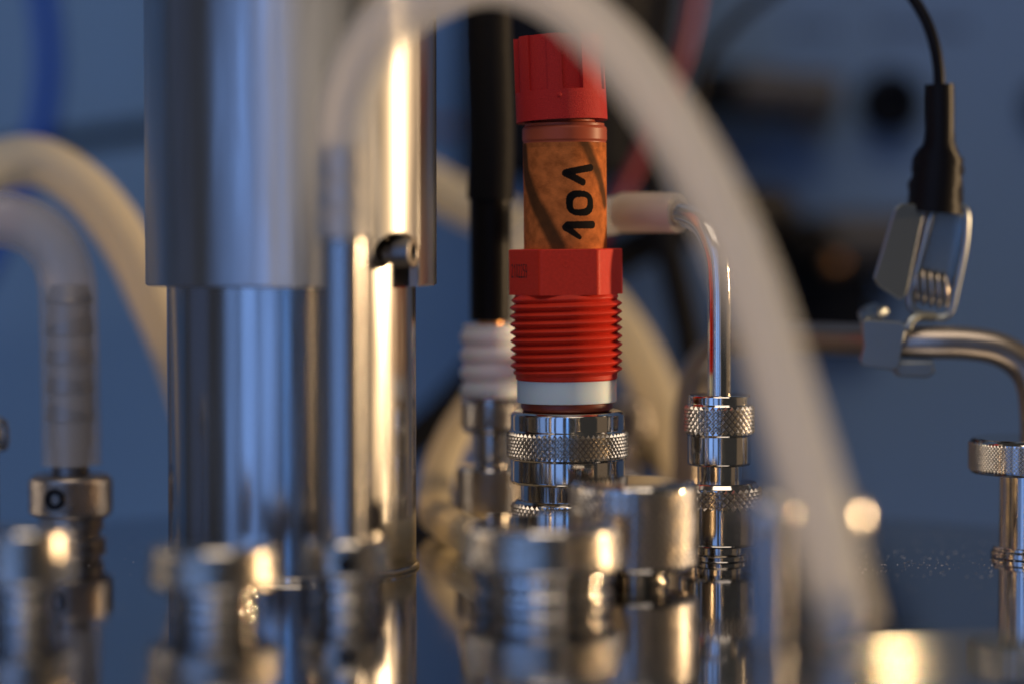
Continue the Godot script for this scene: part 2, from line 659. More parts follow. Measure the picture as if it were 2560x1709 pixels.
func dust() -> void:
	var s := Shape.new()
	s.flat(Vector3(-0.5, 0, 0.2), Vector3(0.5, 0.05, 0.3), Vector3(0.1, 0.3, -0.3), Vector3.UP)
	s.flat(Vector3(-0.5, 0, 0.2), Vector3(0.1, 0.3, -0.3), Vector3(-0.3, 0, -0.4), Vector3.UP)
	s.flat(Vector3(-0.5, 0, 0.2), Vector3(0.5, 0.05, 0.3), Vector3(0.4, 0, 0.5), Vector3.UP)
	var mm := MultiMesh.new()
	mm.transform_format = MultiMesh.TRANSFORM_3D
	mm.mesh = s.mesh()
	mm.instance_count = 1100
	for i in 1100:
		var p := Vector3(rng.randf_range(-95, 105), 0.05, rng.randf_range(-60, 70))
		if i % 3 == 0:
			p = Vector3(rng.randf_range(48, 98), 0.05, rng.randf_range(-45, 25))
		var k := rng.randf_range(0.10, 0.30)
		mm.set_instance_transform(i, Transform3D(Basis(Vector3.UP, rng.randf() * TAU).scaled(Vector3(k * rng.randf_range(0.6, 2.4), k, k)), p * MM))
	var o := MultiMeshInstance3D.new()
	o.name = "dust"
	o.multimesh = mm
	o.material_override = mat(Color(0.6, 0.58, 0.55), 0.8)
	add_child(o)
	o.set_meta("kind", "stuff")
	o.set_meta("label", "fine dust specks and lint lying on the polished lid")
	o.set_meta("category", "dust")


# the thick steel tube with a sleeve on it
func big_tube() -> void:
	var t := thing("motor_tube", "thick brushed steel tube with a wider slotted sleeve over its upper half", "tube", Vector3(-39.6, 0, 9))
	part("lower_tube", turned([0, 0.3, 22.3, 0.3, 22.3, 120, 0, 120], 0.2, 160), M.tube, t)
	part("base_ring", turned([0, 0, 22.9, 0, 22.9, 0.7, 22.35, 0.9], 0.2, 120), M.nickel, t)
	# sleeve: a shell whose lower edge is cut by a flared slot
	var s := Shape.new()
	var ro := 26.05
	var ri := 24.0
	var bottom := 50.6
	var edge := func(a: float) -> float:
		var d := rad_to_deg(a)
		if d > 17.0 and d < 37.0:
			var k := (d - 17.0) / 20.0
			return bottom + 4.6 * pow(k, 1.8)
		if d >= 37.0 and d <= 64.0:
			var k := (d - 50.5) / 13.5
			return 55.2 + 4.6 * sqrt(maxf(0.0, 1.0 - k * k))
		return bottom
	var stops := []
	for i in 721:
		stops.append(deg_to_rad(-180.0 + i * 0.5))
	for e in [64.05, 37.02, 63.9, 63.6, 63.2, 37.3, 37.7]:
		stops.append(deg_to_rad(e))
	stops.sort()
	for i in stops.size() - 1:
		var a: float = stops[i]
		var b: float = stops[i + 1]
		var ya: float = edge.call(a)
		var yb: float = edge.call(b)
		var top := 135.0
		var uu := [Vector2(a / TAU, 0), Vector2(b / TAU, 0), Vector2(b / TAU, 1), Vector2(a / TAU, 1)]
		var c := 0.35
		var na := ring(a, 1, 0)
		var nb := ring(b, 1, 0)
		s.quad_n([ring(a, ro, ya + c), ring(b, ro, yb + c), ring(b, ro, top), ring(a, ro, top)], [na, nb, nb, na], uu)
		s.quad_n([ring(a, ri, ya), ring(b, ri, yb), ring(b, ri, top), ring(a, ri, top)], [-na, -nb, -nb, -na], uu)
		s.quad_n([ring(a, ro - c, ya), ring(b, ro - c, yb), ring(b, ro, yb + c), ring(a, ro, ya + c)], [na - Vector3.UP, nb - Vector3.UP, nb - Vector3.UP, na - Vector3.UP], uu)
		s.quad(ring(a, ri, ya), ring(b, ri, yb), ring(b, ro - c, yb), ring(a, ro - c, ya), Vector3.DOWN)
	part("sleeve", s, M.brushed, t)
	# the screw that rides in the slot
	var h := turned([0, 0, 2.0, 0, 2.0, 2.0, 2.7, 2.01, 2.7, 5.4, 1.3, 5.4, 1.3, 3.2, 0, 3.2], 0.25, 40)
	var sc := part("slot_screw", h, M.barb, t)
	var a := deg_to_rad(52.0)
	sc.transform = Transform3D(Basis(Vector3.UP, deg_to_rad(70.0)) * Basis(Vector3.RIGHT, PI / 2), ring(a, 22.3, 56.6) * MM)
	var socket_shade := turned([0, 0, 1.28, 0, 1.28, 0.02, 0, 0.02], 0.0, 6)  # near-black disc, holds the shade inside the screw socket
	var ho := part("shaded_hex_socket", socket_shade, M.socket_shade, sc)
	ho.position = Vector3(0, 3.25, 0) * MM


# the red sensor plug: cap, labelled body, hexagon, thread, washer, O-ring on a knurled port
func sensor() -> void:
	var p := thing("sensor_port", "polished knurled port collar under the red threaded sensor plug", "port", Vector3(10.2, 0, 0))
	part("base", turned([0, 0, 8.6, 0, 8.6, 4.9, 0, 4.9], 0.2), M.nickel, p)
	part("lower_body", turned([0, 4.6, 9.5, 4.6, 9.9, 5.1, 9.9, 10.6, 9.2, 11.3, 0, 11.3], 0.2, 96), M.nickel, p)
	part("lower_knurled_band", knurl(9.9, 5.4, 10.7, 56, 4, 0.45), M.knurled, p)
	part("neck", turned([8.7, 11.2, 8.7, 14.4], 0.0, 96), M.nickel, p)
	part("collar", turned([0, 14.2, 10.1, 14.2, 10.5, 14.7, 10.5, 18.7, 10.75, 18.9, 10.75, 23.9, 10.45, 24.1, 10.45, 27.0, 9.8, 27.5, 0, 27.5], 0.2, 128), M.nickel, p)
	part("knurled_band", knurl(10.72, 18.9, 23.8, 66, 4, 0.5), M.knurled, p)

	var t := thing("sensor_plug", "bright red sensor plug with amber body marked 101 and coarse thread", "sensor", Vector3(10.1, 27.5, 0))
	t.rotation.z = deg_to_rad(0.55)
	part("seal_ring", turned([0, 0, 8.0, 0, 8.45, 0.5, 8.45, 1.7, 0, 1.7], 0.3, 96), M.oring, t)
	part("white_washer", turned([0, 1.62, 9.15, 1.62, 9.15, 5.75, 0, 5.75], 0.12, 96), M.ptfe, t)
	var th := Shape.new()
	thread(th, 9.35, 10.3, 6.5, 21.4, 1.5, 128)
	lathe(th, cham([Vector2(0, 5.74), Vector2(9.35, 5.74), Vector2(9.35, 6.55)], 0.3), 96)
	part("thread", th, M.red, t)
	# hexagon with rounded corners
	var hx := Shape.new()
	var R := 10.72
	var prof := []
	for k in 6:
		var a := deg_to_rad(3.0 + 60.0 * k + 30.0)
		var b := deg_to_rad(3.0 + 60.0 * (k + 1) + 30.0)
		var pa := Vector2(sin(a), cos(a)) * R
		var pb := Vector2(sin(b), cos(b)) * R
		var p0 := pa.lerp(pb, 0.06)
		var p1 := pa.lerp(pb, 0.94)
		var nn := Vector3(sin((a + b) / 2), 0, cos((a + b) / 2))
		prof.append([p0, p1, nn])
	var yb := 21.3
	var yt := 29.6
	for k in 6:
		var f: Array = prof[k]
		var g: Array = prof[(k + 1) % 6]
		var w := 0.18
		var q := func(v2: Vector2, y: float, shrink := 0.0) -> Vector3:
			var d := v2.normalized() * (v2.length() - shrink)
			return Vector3(d.x, y, d.y)
		hx.quad(q.call(f[0], yb), q.call(f[1], yb), q.call(f[1], yt - w), q.call(f[0], yt - w), f[2])
		hx.quad_n([q.call(f[1], yb), q.call(g[0], yb), q.call(g[0], yt - w), q.call(f[1], yt - w)], [f[2], g[2], g[2], f[2]], [Vector2.ZERO, Vector2.ZERO, Vector2.ZERO, Vector2.ZERO])
		hx.quad(q.call(f[0], yt - w), q.call(f[1], yt - w), q.call(f[1], yt, w), q.call(f[0], yt, w), f[2] + Vector3.UP)
		hx.quad(q.call(f[1], yt - w), q.call(g[0], yt - w), q.call(g[0], yt, w), q.call(f[1], yt, w), f[2] + g[2] + Vector3.UP)
		for y in [yb, yt]:
			var sh: float = w if y == yt else 0.0
			hx.flat(Vector3(0, y, 0), q.call(f[0], y, sh), q.call(f[1], y, sh), Vector3(0, 1 if y == yt else -1, 0))
			hx.flat(Vector3(0, y, 0), q.call(f[1], y, sh), q.call(g[0], y, sh), Vector3(0, 1 if y == yt else -1, 0))
	var hn := part("hexagon", hx, M.red, t)
	# the printed number on the left facet, and the moulding mark on the front one
	var tm := TextMesh.new()
	tm.text = "2102259"
	var font := SystemFont.new()
	font.font_names = PackedStringArray(["Droid Sans Mono"])
	tm.font = font
	tm.font_size = 32
	tm.pixel_size = 0.0001
	tm.depth = 0.00002
	var num := MeshInstance3D.new()
	num.name = "printed_number"
	num.mesh = tm
	num.material_override = M.ink
	hn.add_child(num, true)
	var fa := deg_to_rad(3.0 - 60.0)
	var apo := R * cos(PI / 6)
	num.transform = Transform3D(Basis(Vector3.UP, fa) * Basis.from_scale(Vector3(0.4, 1.05, 1.0)), (ring(fa, apo + 0.015, 25.6) + ring(fa + PI / 2, -1.3, 0)) * MM)
	var fb := deg_to_rad(3.0)
	var dot := turned([0.32, 0, 0.42, 0.04, 0.55, 0.05, 0.62, 0.0], 0.0, 24)
	lathe(dot, [Vector2(0.16, 0.05), Vector2(0.0, 0.05)], 10)
	var dm := part("moulding_mark", dot, M.red, hn)
	dm.transform = Transform3D(Basis(Vector3.UP, fb) * Basis(Vector3.RIGHT, PI / 2), (ring(fb, apo + 0.005, 26.9) + ring(fb + PI / 2, -0.7, 0)) * MM)
	# body with the label round it
	part("body", turned([0, 29.5, 7.55, 29.5, 7.55, 49.2, 7.75, 49.4, 7.75, 51.6, 7.4, 52.0, 0, 52.0], 0.15, 96), M.amber, t)
	var lb := Shape.new()
	var lim := 1.922
	for k in 96:
		var a := lerpf(-lim, lim, k / 96.0)
		var b := lerpf(-lim, lim, (k + 1) / 96.0)
		var y0 := 29.62
		var y1 := 48.9
		var rl := 7.62
		var u0 := k / 96.0
		var u1 := (k + 1) / 96.0
		lb.quad_n([ring(a, rl, y0), ring(b, rl, y0), ring(b, rl, y1), ring(a, rl, y1)], [ring(a, 1, 0), ring(b, 1, 0), ring(b, 1, 0), ring(a, 1, 0)], [Vector2(u0, 1), Vector2(u1, 1), Vector2(u1, 0), Vector2(u0, 0)])
		lb.quad(ring(a, 7.5, y1), ring(b, 7.5, y1), ring(b, rl, y1), ring(a, rl, y1), Vector3.UP)
	var lm := StandardMaterial3D.new()
	lm.albedo_texture = label_texture()
	lm.roughness = 0.75
	lm.metallic_specular = 0.18
	part("paper_label", lb, lm, t, "stained orange paper label with 101 written in black marker")
	part("neck_ring", turned([7.3, 51.9, 7.3, 52.5, 6.2, 52.6, 5.6, 52.7, 5.4, 54.6, 0, 54.6], 0.1, 72), M.amber, t)
	# cap with eight grip recesses open at the top
	var cap := Shape.new()
	var y_lo := 0.0
	var y_hi := 15.4
	var y_r := 5.4
	for k in 8:
		var c0 := deg_to_rad(15.0 + 45.0 * k)
		var deep := 1.25 if k == 0 else 0.45 if k in [1, 7] else 0.8
		var hw := deg_to_rad(13.5)
		var q0 := c0 - deg_to_rad(22.5)
		var spans := [[q0, c0 - hw, 0.0], [c0 - hw, c0 + hw, deep], [c0 + hw, q0 + deg_to_rad(45.0), 0.0]]
		for sp in spans:
			for i in 6:
				var a := lerpf(sp[0], sp[1], i / 6.0)
				var b := lerpf(sp[0], sp[1], (i + 1) / 6.0)
				var rr := func(y: float) -> float: return lerpf(8.35, 8.22, y / y_hi)
				var rec := func(y: float) -> float: return rr.call(y) - sp[2]
				var na := ring(a, 1, 0)
				var nb := ring(b, 1, 0)
				var z4 := [Vector2.ZERO, Vector2.ZERO, Vector2.ZERO, Vector2.ZERO]
				cap.quad_n([ring(a, rr.call(y_lo), y_lo), ring(b, rr.call(y_lo), y_lo), ring(b, rr.call(y_r), y_r), ring(a, rr.call(y_r), y_r)], [na, nb, nb, na], z4)
				cap.quad_n([ring(a, rec.call(y_r), y_r), ring(b, rec.call(y_r), y_r), ring(b, rec.call(y_hi), y_hi), ring(a, rec.call(y_hi), y_hi)], [na, nb, nb, na], z4)
				if sp[2] > 0:
					cap.quad(ring(a, rec.call(y_r), y_r), ring(b, rec.call(y_r), y_r), ring(b, rr.call(y_r), y_r), ring(a, rr.call(y_r), y_r), Vector3.UP)
				cap.flat(Vector3(0, y_hi, 0), ring(a, rec.call(y_hi), y_hi), ring(b, rec.call(y_hi), y_hi), Vector3.UP)
				cap.quad(ring(a, 5.2, y_lo + 0.4), ring(b, 5.2, y_lo + 0.4), ring(b, rr.call(y_lo), y_lo), ring(a, rr.call(y_lo), y_lo), Vector3.DOWN)
		for sgn in [-1.0, 1.0]:
			var a: float = c0 + hw * sgn
			cap.quad(ring(a, 8.3 - deep, y_r), ring(a, 8.3, y_r), ring(a, 8.22, y_hi), ring(a, 8.22 - deep, y_hi), ring(a - sgn * PI / 2, 1, 0))
	var nub := turned([0.5, 0, 0.42, 0.16, 0.2, 0.22, 0, 0.22], 0.0, 20, true)
	var cp := part("cap", cap, M.red_cap, t)
	cp.transform = Transform3D(Basis(Vector3.BACK, deg_to_rad(2.0)) * Basis(Vector3.RIGHT, deg_to_rad(-1.0)), Vector3(-0.45, 52.9, 0) * MM)
	var nb2 := part("moulded_nub", nub, M.red_cap, cp)
	nb2.transform = Transform3D(Basis(Vector3.UP, deg_to_rad(-3)) * Basis(Vector3.RIGHT, PI / 2), ring(deg_to_rad(-3), 8.26, 4.3) * MM)


# the black probe with a white ribbed nut, behind and to the left of the plug
func black_probe() -> void:
	var t := thing("probe_port", "knurled port with white ribbed plastic nut below the black cable plug", "port", Vector3(-4.2, 0.4, -26))
	part("base", turned([0, -0.9, 5.2, -0.9, 5.2, 5.4, 0, 5.4], 0.2), M.nickel, t)
	part("lower_knob", turned([0, 5.3, 6.2, 5.3, 6.5, 5.7, 6.5, 14.0, 6.0, 14.6, 0, 14.6], 0.2), M.nickel, t)
	part("lower_knurled_band", knurl(6.5, 5.6, 14.1, 44, 9, 0.3), M.knurled, t)
	part("neck", turned([3.4, 14.6, 3.4, 16.4, 3.8, 16.41, 3.8, 21.0, 0, 21.0], 0.15), M.nickel, t)
	part("collar", turned([0, 21.0, 5.0, 21.0, 5.3, 21.6, 5.5, 27.9, 0, 27.9], 0.2), M.nickel, t)
	part("knurled_band", knurl(5.35, 22.0, 27.0, 44, 5, 0.28), M.knurled, t)
	var pr := []
	pr.append_array([0, 27.9, 5.4, 27.9])
	for k in 4:
		var y := 28.2 + k * 3.4
		pr.append_array([5.9, y + 0.5, 5.95, y + 1.7, 5.25, y + 2.4, 5.25, y + 3.1])
	pr.append_array([5.4, 42.0, 0, 42.0])
	part("ribbed_nut", turned(pr, 0.25, 72), M.white_plastic, t)

	var c := thing("black_cable_plug", "matt black cable plug rising out of the white ribbed nut", "plug", Vector3(-4.2, 42.4, -26))
	part("contact_ring", turned([0, 0, 2.6, 0, 2.6, 0.8, 0, 0.8], 0.1), M.brass, c)
	part("plug_body", turned([0, 0.7, 4.0, 0.7, 4.05, 25.0, 0, 25.0], 0.3), M.black_shiny, c)
	var s := Shape.new()
	var path := PackedVector3Array()
	for k in 41:
		path.append(Vector3(0.0 + 0.25 * sin(k * 0.21), 24.2 + k * 1.6, 0))
	var f := FastNoiseLite.new()
	f.seed = 3
	f.frequency = 0.9
	var e := sweep(s, path, func(t2, a): return 4.55 + 0.16 * f.get_noise_3d(cos(a) * 1.5, sin(a) * 1.5, t2 * 36.0), 48)
	cap_ring(s, e[0], 0.0, 4.5, 48)
	part("shrink_sleeve", s, M.black, c)


# the steel pipe that bends into a hose, on its knurled fitting
func pipe_fitting() -> void:
	var t := thing("pipe_fitting", "coarsely knurled steel gland holding the thin bent steel pipe", "fitting", Vector3(38.2, 0, 0))
	part("base", turned([0, 0, 5.2, 0, 5.2, 1.1, 4.4, 1.15, 4.4, 3.0, 0, 3.0], 0.2), M.nickel, t)
	part("lower_nut", turned([0, 2.8, 7.0, 2.8, 7.4, 3.3, 7.4, 13.4, 6.8, 14.4, 0, 14.4], 0.2, 96), M.nickel, t)
	part("lower_knurled_band", knurl(7.35, 9.6, 13.6, 34, 3, 0.55), M.knurled, t)
	part("neck", turned([4.0, 14.3, 4.0, 17.6], 0.0), M.nickel, t)
	part("barrel", turned([0, 17.5, 5.55, 17.5, 5.85, 17.9, 5.85, 23.0, 6.05, 23.2, 6.05, 28.5, 5.8, 28.8, 5.8, 30.2, 5.5, 30.5, 0, 30.5], 0.15, 96), M.nickel, t)
	part("knurled_band", knurl(6.0, 23.2, 28.6, 32, 4, 0.5), M.knurled, t)
	var p := thing("steel_pipe", "thin polished steel pipe bent from the knurled gland into the short hose", "pipe", Vector3(38.2, 30, 0))
	part("pipe", rod([Vector3(0, -6, 0), Vector3(0, 0, 0), Vector3(0, 12, 0), Vector3(-0.05, 20, 0), Vector3(-0.6, 26.2, -0.4), Vector3(-2.6, 31.2, -3), Vector3(-5.6, 33.3, -7), Vector3(-9.4, 33.8, -11.5), Vector3(-13, 33.8, -15)], 2.25, 40, 0.8), M.nickel, p)


func left_fitting() -> void:
	var t := thing("hose_fitting", "knurled steel hose fitting with a black set screw, under a clear hose", "fitting", Vector3(-85.0, 0, -20))
	part("base", turned([0, 0, 6.6, 0, 6.6, 1.6, 5.6, 1.7, 5.6, 3.2, 6.2, 3.25, 6.2, 5.8, 0, 5.8], 0.2), M.dark_steel, t)
	part("knob", turned([0, 5.7, 7.1, 5.7, 7.6, 6.2, 7.6, 13.2, 7.0, 13.8, 0, 13.8], 0.25, 96), M.dark_steel, t)
	part("knurled_band", knurl(7.55, 6.3, 13.1, 58, 5, 0.4), M.dark_steel, t)
	part("barb", turned([0, 12.6, 3.5, 12.6, 3.5, 19.0, 4.0, 19.0, 4.0, 24, 4.6, 24.2, 4.0, 29.5, 4.6, 29.7, 4.0, 35, 4.6, 35.2, 4.0, 40.5, 4.6, 40.7, 3.9, 46.5, 4.6, 46.8, 3.4, 50.2, 0, 50.2], 0.12, 64), M.barb, t)
	var a := deg_to_rad(-12.0)
	var sc := part("set_screw", turned([0, 0, 2.0, 0, 2.0, 1.0, 1.0, 1.0, 1.0, 0.1, 0, 0.1], 0.15, 32), M.black_shiny, t)
	sc.transform = Transform3D(Basis(Vector3.UP, a) * Basis(Vector3.RIGHT, PI / 2), ring(a, 7.2, 9.8) * MM)
	var h := thing("silicone_hose", "cloudy clear hose pushed over the barb of the knurled fitting with set screw", "hose", Vector3(-85.0, 15.5, -20), "silicone hoses")
	part("hose_wall", hose([Vector3(0.2, 0.2, 0), Vector3(0.1, 14, 0), Vector3(-0.2, 30, 0), Vector3(-0.5, 35.4, 0), Vector3(-1.9, 40.4, 0), Vector3(-5.6, 44.8, 0.5), Vector3(-9.9, 46.8, 1.5), Vector3(-14, 47.1, 3), Vector3(-25, 44, 6), Vector3(-40, 35, 10)], 5.65, 4.3, 48), M.clear_hose, h)


func hoses() -> void:
	# in front: over the whole picture, from the barbed pipe to the right foreground
	var h := thing("silicone_hose", "milky white hose arching across the front, in front of the red cap", "hose", Vector3(-27, 66, 55), "silicone hoses")
	var pts := []
	for p in [[-26.9, 59, 55], [-26.9, 68, 55], [-26.7, 77, 55.5], [-24.9, 84.5, 57], [-18.9, 93.4, 60], [-5.7, 99.4, 65], [5.0, 96.8, 71], [14.2, 88.4, 80], [21.6, 78, 88], [27.7, 66.8, 95], [33.3, 53.1, 101], [38.2, 35.8, 108], [42.2, 20.1, 114], [45.4, 6.0, 118]]:
		pts.append(Vector3(p[0], p[1], p[2]) - Vector3(-27, 66, 55))
	part("hose_wall", hose(pts, 4.5, 3.0, 48), M.silicone, h)
	var p := thing("barbed_pipe", "plain upright steel pipe in the foreground, before the thick tube", "pipe", Vector3(-26.9, 11, 55))
	part("pipe", turned([0, -0.5, 3.55, -0.5, 3.55, 47.5, 3.75, 48, 3.1, 52.5, 3.75, 53, 3.1, 57.5, 3.7, 58, 3.0, 63, 0, 63], 0.12, 64), M.tube, p)
	# the fitting that takes its other end, low on the right
	var e := thing("hose_nipple", "small steel hose nipple in the near foreground taking the arching hose", "nipple", Vector3(45.6, 0, 118))
	part("nipple", turned([0, 0, 5.5, 0, 5.5, 4.0, 2.7, 4.1, 2.7, 11, 0, 11], 0.3), M.nickel, e)

	# left: the arch that passes behind the thick tube
	var a := thing("silicone_hose", "thick yellowish hose arching down behind the left side of the sleeve", "hose", Vector3(-93, 70, -70), "silicone hoses")
	pts = []
	for q in [[-150, 4, -40], [-140, 36, -48], [-129, 55, -56], [-119, 68, -63], [-109.5, 74.2, -68], [-100.5, 75.4, -70], [-90.3, 69.2, -70], [-82, 58, -71], [-76.4, 46, -72], [-71.6, 34, -74], [-66, 16, -76], [-63, 2, -77]]:
		pts.append(Vector3(q[0], q[1], q[2]) - Vector3(-93, 70, -70))
	part("hose_wall", hose(pts, 5.3, 3.4, 40), M.silicone_old, a)

	# behind the plug: falls from the top left to the right
	var b := thing("silicone_hose", "thick pale hose slanting down behind the plug and the black cable", "hose", Vector3(10, 55, -115), "silicone hoses")
	pts = []
	for q in [[-64, 150, -120], [-56, 118, -120], [-38, 85, -120], [-18, 71.2, -120], [-8.6, 66.3, -120], [2.6, 61.0, -119], [12.7, 52.8, -115], [25.2, 38.5, -110], [34, 21.3, -105], [39, 6, -100], [40.5, -4, -98], [42, -14, -98]]:
		pts.append(Vector3(q[0], q[1], q[2]) - Vector3(10, 55, -115))
	part("hose_wall", hose(pts, 5.2, 3.3, 40), M.silicone_old, b)

	# the short hose on the bent pipe
	var c := thing("silicone_hose", "short clear hose with ribbed end, slipped over the bent steel pipe", "hose", Vector3(30.7, 63.8, -9), "silicone hoses")
	part("hose_wall", hose([Vector3(-9.2, 0.2, -10.4), Vector3(-13, -0.6, -15.5), Vector3(-21.5, -1.2, -24), Vector3(-28.5, -6, -31), Vector3(-31.5, -14, -36), Vector3(-32, -28, -38), Vector3(-31.5, -46, -38), Vector3(-31.5, -61, -38)], 3.65, 2.3, 40), M.silicone, c)
	var s := Shape.new()
	var path := spline([Vector3(0.6, 0, -0.6), Vector3(-3.5, 0.15, -4.2), Vector3(-9.2, 0.2, -10.4)], 0.25)
	var ends := sweep(s, path, func(f, _a): return 3.7 + 0.2 * pow(absf(sin(f * 24.0)), 0.7), 40)
	sweep(s, path, func(_f, _a): return 2.4, 40, true)
	cap_ring(s, ends[0], 2.4, 3.6, 40)
	part("ribbed_end", s, M.hose_end, c)

	# the hose loop low down between the tube and the port
	var d := thing("silicone_hose", "hose sagging in a loop from behind the white nut to the lid", "hose", Vector3(-16, 0, -20), "silicone hoses")
	pts = []
	for q in [[2, 40, -78], [-5, 28, -72], [-12.5, 17, -64], [-15.6, 8.5, -52], [-15.2, 4.6, -38], [-12.3, 3.9, -22], [-8.2, 3.8, -6], [-5, 3.8, 8], [-2, 3.7, 22]]:
		pts.append(Vector3(q[0], q[1], q[2]) - Vector3(-16, 0, -20))
	part("hose_wall", hose(pts, 3.6, 2.4, 36), M.silicone_old, d)


func nuts() -> void:
	front_nut("knurled nut at the lower left edge, in front of the set screw fitting", -76.0, 68, 8.0, 5.0, 14.2, 5.2, 46)
	front_nut("wide low knurled nut in front of the thick tube's left half", -46.5, 66, 10.4, 4.4, 11.4, 7.2, 58)
	var g := front_nut("knurled nut carrying the upright barbed pipe before the thick tube", -26.9, 55, 7.4, 4.6, 11.0, 5.6, 42)
	var a := deg_to_rad(4.0)
	var sc := part("set_screw", turned([0, 0, 1.5, 0, 1.5, 0.7, 0.8, 0.7, 0.8, 0.1, 0, 0.1], 0.1, 24), M.black_shiny, g)
	sc.transform = Transform3D(Basis(Vector3.UP, a) * Basis(Vector3.RIGHT, PI / 2), ring(a, 7.2, 7.4) * MM)
	front_nut("largest knurled nut, nearest the viewer, below the red plug", 5.0, 48, 13.5, 4.9, 12.6, 11.6, 70)
	front_nut("tall knurled nut standing between the biggest nut and the pipe gland", 21.0, 28, 11.0, 2.3, 17.3, 6.4, 52, "knurled nuts in the foreground", 0.0)
	var g5 := thing("steel_pin", "small round headed steel pin in the right foreground behind the arching hose", "pin", Vector3(45.9, 0.6, 103))
	part("shank", turned([0, -0.6, 2.6, -0.6, 2.6, 15.0, 4.6, 15.4, 4.6, 18.2, 0, 18.2], 0.4), M.nickel, g5)
	part("head", turned([4.4, 18.1, 4.3, 20.0, 3.7, 21.6, 2.6, 22.7, 1.3, 23.3, 0, 23.5], 0.0, 96, true), M.tube, g5)
	var b := thing("steel_pin", "plain steel pin with a collared head, right of the tall knurled nut", "pin", Vector3(37.2, 0, 95))
	part("shank", turned([0, 0, 3.0, 0, 3.0, 17.6, 0, 17.6], 0.3), M.tube, b)
	part("head", turned([3.0, 17.4, 4.2, 17.6, 4.25, 19.4, 3.8, 21.0, 2.8, 22.2, 1.4, 22.8, 0, 23.0], 0.0, 48, true), M.nickel, b)
	var k := front_nut("brownish knurled nut partly hidden behind the sensor port's right edge", 25.8, -100, 6.2, 15.0, 23.0, 3.4, 40, "")
	k.set_meta("category", "nut")
	(k.get_node("knurled_band") as MeshInstance3D).material_override = M.barb
	(k.get_node("nut_body") as MeshInstance3D).material_override = M.dark_steel
	var c := thing("steel_pin", "thin steel pin at the far left edge beside the clear hose", "pin", Vector3(-89.7, 0, 30))
	part("shank", turned([0, 0, 1.5, 0, 1.5, 23.0, 0, 23.0], 0.3), M.nickel, c)
	part("head", turned([1.5, 22.5, 3.0, 22.8, 3.4, 24.0, 3.4, 26.4, 3.0, 27.8, 2.0, 28.6, 0, 28.9], 0.0, 96, true), M.nickel, c)


